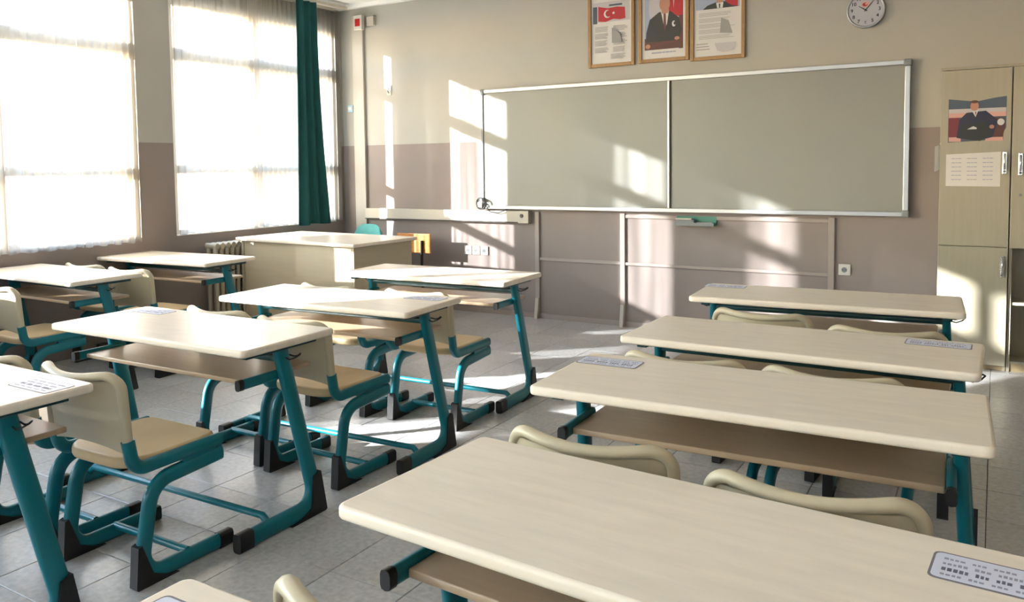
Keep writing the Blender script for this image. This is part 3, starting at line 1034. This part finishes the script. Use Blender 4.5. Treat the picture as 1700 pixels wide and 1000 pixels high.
# ------------------------------------------------------------------ small wall things near the corner
t = thing('alarm_button', 'white call point box with a red square high in the corner', 'alarm', (-5.235, YF - 0.03, 2.90))
MB().box(-0.055, 0.055, -0.05, 0, -0.075, 0.075, ch=0.006).build('housing', 'white_plastic', t)
MB().box(-0.032, 0.032, -0.056, -0.048, -0.038, 0.038, ch=0.003).build('button', 'red_plastic', t)
t = thing('junction_box', 'cream junction box right of the red alarm button', 'box', (-5.10, YF, 2.91))
MB().box(-0.045, 0.045, -0.045, 0, -0.05, 0.05, ch=0.005).build('case', 'trunking_plastic', t)
MB().box(-0.046, 0.046, -0.046, 0, 0.044, 0.052).build('lid', 'grey_plastic', t)
t = thing('light_switch', 'small pale blue switch plate on the wall strip beside the corner', 'switch', (-5.40, YF - 0.0, 2.03))
MB().box(-0.036, 0.036, -0.034, 0, -0.036, 0.036, ch=0.004).build('plate', 'pale_blue', t)
MB().box(-0.024, 0.024, -0.039, -0.033, -0.014, 0.016, ch=0.003).build('rocker', 'white_plastic', t)
t = thing('wall_hook', 'tiny white plate with a grey hook on the cream wall left of the whiteboard', 'hook', (-4.90, YF, 2.195))
MB().box(-0.028, 0.028, -0.008, 0, -0.05, 0.05, ch=0.003).build('plate', 'white_plastic', t)
MB().tube([(0, -0.006, 0.02), (0, -0.022, 0.01), (0, -0.026, -0.015), (0, -0.012, -0.03)], 0.006, seg=8).build('hook', 'grey_plastic', t)


# ------------------------------------------------------------------ pictures, papers and clock
def flat_print(name, parent, shapes, y=0.0, step=0.0003):
    """printed sheet: flat coloured areas, each printed over the ones before it (x, z in metres)"""
    mats, mb = [], MB()
    for k, (mn, poly) in enumerate(shapes):
        if mn not in mats:
            mats.append(mn)
        n = len(poly)
        vs = [(x, y - step * k, z) for x, z in poly]
        mb.add(vs, [list(range(n))], mats.index(mn))
    o = mb.build(name, mats, parent)
    return o


def rect(x0, x1, z0, z1):
    return [(x0, z0), (x1, z0), (x1, z1), (x0, z1)]


def ell(cx, cz, rx, rz, n=18):
    return [(cx + rx * math.cos(2 * PI * k / n), cz + rz * math.sin(2 * PI * k / n)) for k in range(n)]


def lines(x0, x1, z_top, z_bot, pitch, h, matn, rnd, ragged=0.25):
    out = []
    z = z_top
    while z > z_bot:
        out.append((matn, rect(x0, x1 - rnd.uniform(0, ragged) * (x1 - x0), z - h, z)))
        z -= pitch
    return out


def picture(x0, x1, z0, z1, label, shapes):
    w, h = x1 - x0, z1 - z0
    t = thing('picture_frame', label, 'picture', ((x0 + x1) / 2, YF, z0), 0, 'framed prints above the whiteboard')
    fw = 0.030
    MB().box(-w / 2 + 0.01, w / 2 - 0.01, -0.010, 0, 0.01, h - 0.01).build('backing', 'birch_edge', t)
    for s in (-1, 1):
        MB().box(min(s * w / 2, s * (w / 2 - fw)), max(s * w / 2, s * (w / 2 - fw)), -0.026, 0, 0, h, ch=0.004).build('side_bar', 'frame_wood', t)
    MB().box(-w / 2 + fw, w / 2 - fw, -0.025, 0, 0, fw, ch=0.004).build('bottom_bar', 'frame_wood', t)
    MB().box(-w / 2 + fw, w / 2 - fw, -0.025, 0, h - fw, h, ch=0.004).build('top_bar', 'frame_wood', t)
    flat_print('print', t, shapes, -0.0105)
    return t


rnd = random.Random(3)
# 1: flag over verses
s1 = [('paper', rect(-0.185, 0.185, 0.03, 0.60)), ('print_grey', rect(-0.17, 0.17, 0.385, 0.555)), ('print_slate', rect(-0.17, -0.13, 0.375, 0.52)), ('print_slate', rect(-0.02, 0.10, 0.515, 0.530)),
      ('print_red', [(-0.12, 0.395), (-0.05, 0.385), (0.02, 0.405), (0.08, 0.395), (0.13, 0.40), (0.125, 0.495), (0.05, 0.505), (-0.03, 0.50), (-0.12, 0.52)]),
      ('paper', ell(-0.035, 0.452, 0.034, 0.034)), ('print_red', ell(-0.024, 0.454, 0.028, 0.028))]
star = []
for k in range(10):
    a = PI / 2 + k * PI / 5
    rr = 0.016 if k % 2 == 0 else 0.0065
    star.append((0.022 + rr * math.cos(a), 0.455 + rr * math.sin(a)))
s1.append(('paper', star))
for zz in (0.345, 0.285, 0.225, 0.165):
    s1 += lines(-0.15, -0.02, zz, zz - 0.036, 0.0115, 0.005, 'ink_pale', rnd)
    s1 += lines(0.02, 0.15, zz, zz - 0.036, 0.0115, 0.005, 'ink_pale', rnd)
s1 += lines(0.0, 0.15, 0.105, 0.07, 0.0115, 0.005, 'ink_pale', rnd)
s1.append(('ink_pale', [(0.01, 0.20), (0.10, 0.20), (0.09, 0.27), (0.055, 0.30), (0.01, 0.33)]))
picture(-2.675, -2.247, 2.249, 2.88, 'leftmost wooden frame above the board, red flag picture over printed verses', s1)

# 2: suited figure seated before a red flag
s2 = [('paper', rect(-0.19, 0.19, 0.03, 0.60)), ('print_blue', rect(-0.165, 0.165, 0.105, 0.59)), ('print_grey', ell(-0.06, 0.45, 0.07, 0.14)),
      ('print_red', [(0.05, 0.37), (0.165, 0.36), (0.165, 0.59), (0.03, 0.59), (0.04, 0.45)]), ('print_pink', [(0.075, 0.59), (0.10, 0.59), (0.085, 0.43)]),
      ('print_brown', rect(-0.165, 0.165, 0.105, 0.20)), ('print_brown', rect(0.13, 0.165, 0.10, 0.37)),
      ('print_suit', [(-0.155, 0.17), (-0.15, 0.25), (-0.12, 0.355), (-0.04, 0.41), (0.06, 0.41), (0.13, 0.35), (0.155, 0.25), (0.13, 0.17)]),
      ('paper', [(-0.022, 0.41), (0.045, 0.41), (0.03, 0.31), (0.008, 0.27)]), ('print_tie', [(0.0, 0.40), (0.018, 0.40), (0.022, 0.30), (0.010, 0.25), (0.0, 0.30)]),
      ('print_skin', rect(-0.015, 0.038, 0.395, 0.44)), ('print_skin', ell(0.010, 0.475, 0.046, 0.062)), ('print_brown', ell(0.010, 0.525, 0.040, 0.016)),
      ('paper', ell(0.088, 0.305, 0.016, 0.024)), ('print_suit', ell(0.096, 0.308, 0.010, 0.014)), ('print_skin', ell(-0.135, 0.135, 0.022, 0.018)), ('print_skin', ell(0.115, 0.185, 0.022, 0.014)),
      ('print_tie', [(-0.10, 0.13), (0.12, 0.16), (0.12, 0.172), (-0.10, 0.145)])]
x = -0.10
while x < 0.10:
    s2.append(('ink_mid', rect(x, x + 0.009, 0.072, 0.084)))
    x += rnd.choice((0.011, 0.011, 0.016))
picture(-2.212, -1.778, 2.254, 2.885, 'middle wooden frame above the board, printed portrait of a figure in dark suit', s2)

# 3: small portrait over a written page
s3 = [('paper', rect(-0.19, 0.19, 0.03, 0.60)), ('print_blue', rect(-0.175, 0.175, 0.405, 0.56)), ('print_red', rect(0.06, 0.16, 0.405, 0.56)),
      ('print_suit', [(-0.12, 0.405), (-0.08, 0.435), (-0.01, 0.455), (0.06, 0.455), (0.11, 0.42), (0.17, 0.405)]),
      ('paper', [(-0.012, 0.45), (0.046, 0.45), (0.040, 0.407), (-0.004, 0.407)]), ('print_suit', [(0.010, 0.44), (0.022, 0.44), (0.020, 0.407), (0.012, 0.407)]),
      ('print_skin', ell(0.018, 0.490, 0.034, 0.044)), ('print_brown', ell(0.018, 0.532, 0.030, 0.012))]
s3.append(('ink_pale', [(0.02, 0.21), (0.12, 0.20), (0.09, 0.30), (0.03, 0.33)]))
for zz in (0.375, 0.33, 0.285, 0.24, 0.195):
    s3 += lines(-0.15, 0.15, zz, zz - 0.03, 0.011, 0.0035, 'ink_pale', rnd)
s3 += lines(-0.17, -0.05, 0.135, 0.075, 0.022, 0.007, 'ink_pale', rnd)
s3.append(('print_grey', [(-0.02, 0.13), (0.15, 0.13), (0.13, 0.07), (0.05, 0.055), (0.0, 0.07)]))
picture(-1.768, -1.328, 2.237, 2.875, 'rightmost wooden frame above the board, small portrait over a written page', s3)

# clock
t = thing('wall_clock', 'round grey-rimmed wall clock above the right end of the whiteboard', 'clock', (-0.463, YF, 2.506))
MB().disc_y(0, -0.030, 0.0, 0, 0.124, 0.130, 48).build('case', 'grey_plastic', t)
face = MB().disc_y(0, -0.0315, -0.028, 0, 0.116, seg=48).build('face', 'clock_face', t)
ring = MB()
ring.tube([(0.122 * math.cos(2 * PI * k / 48), -0.032, 0.122 * math.sin(2 * PI * k / 48)) for k in range(48)], 0.008, side=(0, 1, 0), seg=8, closed=True)
ring.build('rim', 'aluminium', t)
for n in range(1, 13):
    cu = bpy.data.curves.new('numeral', 'FONT')
    cu.body = str(n)
    cu.size = 0.034
    cu.align_x = 'CENTER'
    cu.align_y = 'CENTER'
    cu.extrude = 0.0004
    cu.offset = 0.0008
    tmp = bpy.data.objects.new('numeral', cu)
    col.objects.link(tmp)
    dg = bpy.context.evaluated_depsgraph_get()
    me = bpy.data.meshes.new_from_object(tmp.evaluated_get(dg))
    bpy.data.objects.remove(tmp)
    me.materials.clear()
    me.materials.append(MATS['ink_black'])
    o = bpy.data.objects.new('numeral', me)
    col.objects.link(o)
    o.parent = face
    a = PI / 2 - n * PI / 6
    o.location = (0.092 * math.cos(a), -0.0322, 0.092 * math.sin(a))
    o.rotation_euler = (PI / 2, 0, 0)


def hand(name, ang, ln, w, y):
    d = Vector((math.sin(ang), math.cos(ang)))
    n = Vector((d.y, -d.x)) * w
    pts = [(-d * 0.012 + n), (d * ln + n * 0.4), (d * ln - n * 0.4), (-d * 0.012 - n)]
    mb = MB()
    mb.add([(p.x, y, p.y) for p in pts] + [(p.x, y - 0.001, p.y) for p in pts], [(0, 1, 2, 3), (4, 5, 6, 7), (0, 1, 5, 4), (1, 2, 6, 5), (2, 3, 7, 6), (3, 0, 4, 7)])
    mb.build(name, 'ink_black', t)


hand('hour_hand', math.radians(-57), 0.055, 0.0045, -0.034)
hand('minute_hand', math.radians(40), 0.085, 0.0035, -0.0355)
MB().disc_y(0, -0.038, -0.031, 0, 0.006, seg=12).build('pivot', 'ink_black', t)
flat_print('dial_mark', t, [('print_pink', ell(0.0, 0.040, 0.030, 0.022)), ('print_red', ell(-0.004, 0.040, 0.018, 0.013)), ('print_pink', ell(0.004, 0.043, 0.009, 0.007))], -0.0320)

# ------------------------------------------------------------------ cabinets
YC = 6.197
CH = 2.008


def handle(parent, x, z, ydoor):
    h = MB().box(x - 0.013, x + 0.013, ydoor - 0.008, ydoor, z - 0.072, z + 0.072, ch=0.003).build('handle', 'chrome', parent)
    MB().tube([(x, ydoor - 0.008, z + 0.055), (x, ydoor - 0.028, z + 0.045), (x, ydoor - 0.028, z - 0.03), (x, ydoor - 0.008, z - 0.04)], 0.007, seg=8).build('grip', 'chrome', h)
    MB().disc_y(x, ydoor - 0.014, ydoor - 0.006, z - 0.056, 0.009, seg=12).build('lock', 'grey_plastic', h)


def cabinet(x0, x1, label, lower):
    xc = (x0 + x1) / 2
    w = (x1 - x0) / 2
    t = thing('cabinet', label, 'cabinet', (xc, YC, 0), 0, 'tall birch cabinets')
    d = YF - 0.013 - YC
    MB().box(-w, -w + 0.018, 0.02, d, 0.0, CH).build('side_panel', 'birch_melamine', t)
    MB().box(w - 0.018, w, 0.02, d, 0.0, CH).build('side_panel', 'birch_melamine', t)
    MB().box(-w + 0.018, w - 0.018, d - 0.008, d, 0.05, CH - 0.018).build('back_panel', 'birch_melamine', t)
    MB().box(-w, w, 0.0, d, CH, CH + 0.018).build('top_panel', 'birch_melamine', t)
    MB().box(-w + 0.018, w - 0.018, 0.03, d - 0.008, 0.05, 0.068).build('bottom_panel', 'birch_melamine', t)
    MB().box(-w + 0.018, w - 0.018, 0.03, 0.045, 0.0, 0.05).build('plinth', 'birch_edge', t)
    MB().box(-w + 0.018, w - 0.018, 0.03, d - 0.008, 0.82, 0.838).build('shelf', 'birch_melamine', t)
    if lower:
        dr = MB().box(-w + 0.002, w - 0.002, 0.0, 0.018, 0.832, CH - 0.003, ch=0.0015).build('door', 'birch_melamine', t)
        handle(dr, w - 0.032, 1.385, 0.0)
        dr = MB().box(-w + 0.002, w - 0.002, 0.0, 0.018, 0.035, 0.826, ch=0.0015).build('door', 'birch_melamine', t)
        handle(dr, w - 0.030, 0.70, 0.0)
    else:
        dr = MB().box(-w + 0.002, -0.002, 0.0, 0.018, 0.825, CH - 0.003, ch=0.0015).build('door', 'birch_melamine', t)
        handle(dr, -w + 0.052, 1.375, 0.0)
        MB().disc_y(-w + 0.055, -0.006, 0.0, 1.175, 0.010, seg=12).build('lock', 'grey_plastic', dr)
        dr = MB().box(0.002, w - 0.002, 0.0, 0.018, 0.825, CH - 0.003, ch=0.0015).build('door', 'birch_melamine', t)
        handle(dr, w - 0.05, 1.375, 0.0)
        MB().box(-w + 0.018, w - 0.018, 0.03, d - 0.008, 0.445, 0.463).build('shelf', 'birch_melamine', t)
    return t


cabinet(0.040, 0.446, 'narrow birch cabinet with two doors and papers taped on, right of the whiteboard', True)
cabinet(0.450, 1.27, 'birch cabinet with open lower shelves cut off by the right picture edge', False)

t = thing('poster', 'dark colour print of a seated figure in suit taped on the cabinet door', 'poster', (0.252, YC - 0.0005, 1.525))
flat_print('print', t, [('print_slate', [(-0.165, 0.0), (0.150, 0.015), (0.150, 0.06), (0.165, 0.09), (0.165, 0.295), (0.10, 0.288), (0.0, 0.268), (-0.06, 0.275), (-0.165, 0.29)]),
                        ('print_grey', rect(-0.163, 0.163, 0.195, 0.222)), ('print_pink', rect(-0.163, 0.163, 0.165, 0.195)), ('print_wine', rect(-0.163, -0.10, 0.035, 0.165)),
                        ('print_brown', [(0.06, 0.02), (0.145, 0.02), (0.160, 0.10), (0.155, 0.15), (0.08, 0.165)]), ('print_pink', rect(-0.160, -0.09, 0.005, 0.035)), ('print_pink', rect(0.05, 0.148, 0.005, 0.03)),
                        ('print_navy', [(-0.115, 0.03), (-0.10, 0.15), (-0.06, 0.195), (0.05, 0.205), (0.12, 0.14), (0.09, 0.03), (0.0, 0.008)]),
                        ('print_suit', [(-0.10, 0.03), (-0.08, 0.12), (0.05, 0.13), (0.09, 0.05), (0.02, 0.006)]),
                        ('paper', [(-0.028, 0.205), (0.008, 0.21), (-0.008, 0.165)]), ('print_tie', [(-0.012, 0.2), (-0.004, 0.2), (-0.006, 0.17)]),
                        ('print_skin', ell(-0.015, 0.238, 0.024, 0.032)), ('print_brown', ell(-0.015, 0.266, 0.022, 0.010)), ('paper', ell(0.135, 0.128, 0.020, 0.022)),
                        ('print_skin', ell(0.085, 0.098, 0.014, 0.013)), ('paper', [(-0.055, 0.085), (-0.02, 0.105), (0.0, 0.095), (0.0, 0.085)])], 0.0)
t = thing('notice_sheet', 'white sheet with three printed columns taped under the print on the cabinet', 'paper', (0.236, YC - 0.0005, 1.229))
sh = [('paper', [(-0.157, 0.004), (0.155, 0.0), (0.156, 0.229), (-0.157, 0.216)])]
for cx0 in (-0.125, -0.035, 0.055):
    for k in range(6):
        zz = 0.185 - k * 0.028
        sh += [('ink_mid', rect(cx0 + a, cx0 + a + wd, zz, zz + 0.005)) for a, wd in ((0.0, 0.02), (0.023, 0.012), (0.038, 0.02))]
flat_print('print', t, sh, 0.0)
tag(MB().grid(lambda u, v: (0.003 - 0.030 * u * u, 0.0 - 0.02 * u, 0.17 * v - 0.02 * u), 4, 4).grid(lambda u, v: (0.002 - 0.030 * u * u, 0.0 - 0.02 * u, 0.17 * v - 0.02 * u), 4, 4).build(
    'loose_paper', 'paper', None, (0.038, YC + 0.03, 1.35)), 'curled white paper sticking out from the left side of the narrow cabinet', 'paper')

# ------------------------------------------------------------------ outside
tag(MB().box(-70, XL - WT - 0.02, -40, 80, -1.25, -1.2).build('ground_outside', 'yard'), None, None, None, 'structure')
t = thing('neighbour_building', 'pale pink building seen faintly through the sheer curtains', 'building', (-24, 26, -1.2))
MB().box(-5, 5, -16, 16, 0, 8.5).build('wall', 'facade_pink', t)
MB().box(-5.4, 5.4, -16.4, 16.4, 8.5, 8.8).build('eaves', 'facade_trim', t)
MB().prism_x([(-16.4, 8.8), (16.4, 8.8), (12, 10.6), (-12, 10.6)], -5.4, 5.4).build('roof', 'roof_tile', t)
for fl in range(3):
    for k in range(9):
        y = -14 + k * 3.4
        w = MB().box(5.0, 5.08, y, y + 1.6, 1.0 + fl * 2.6, 2.5 + fl * 2.6).build('window_surround', 'facade_trim', t)
        MB().box(5.08, 5.10, y + 0.12, y + 1.48, 1.12 + fl * 2.6, 2.38 + fl * 2.6).build('window_pane', 'facade_window', w)

# an unseen block added and aligned with the sun: it keeps the direct sun off the window beside the camera
ax = math.atan2(SUN_DIR.y, SUN_DIR.x)
tc = Vector((-5.66, -0.65, -1.2)) + Matrix.Rotation(ax, 3, 'Z') @ Vector((-8.0, -1.05, 0))
t = thing('sun_blocker', 'unseen block added outside to keep direct sun off the window beside the camera', 'building', tc, ax)
MB().box(-2.4, 2.4, -1.05, 1.05, 0, 8.6).build('wall', 'facade_trim', t)
MB().box(-2.5, 2.5, -1.05, 1.05, 8.6, 8.85).build('eaves', 'facade_pink', t)
for fl in range(3):
    w = MB().box(2.4, 2.46, -0.6, 0.6, 0.9 + fl * 2.7, 2.4 + fl * 2.7).build('window_surround', 'facade_pink', t)
    MB().box(2.46, 2.48, -0.5, 0.5, 1.0 + fl * 2.7, 2.3 + fl * 2.7).build('window_pane', 'facade_window', w)
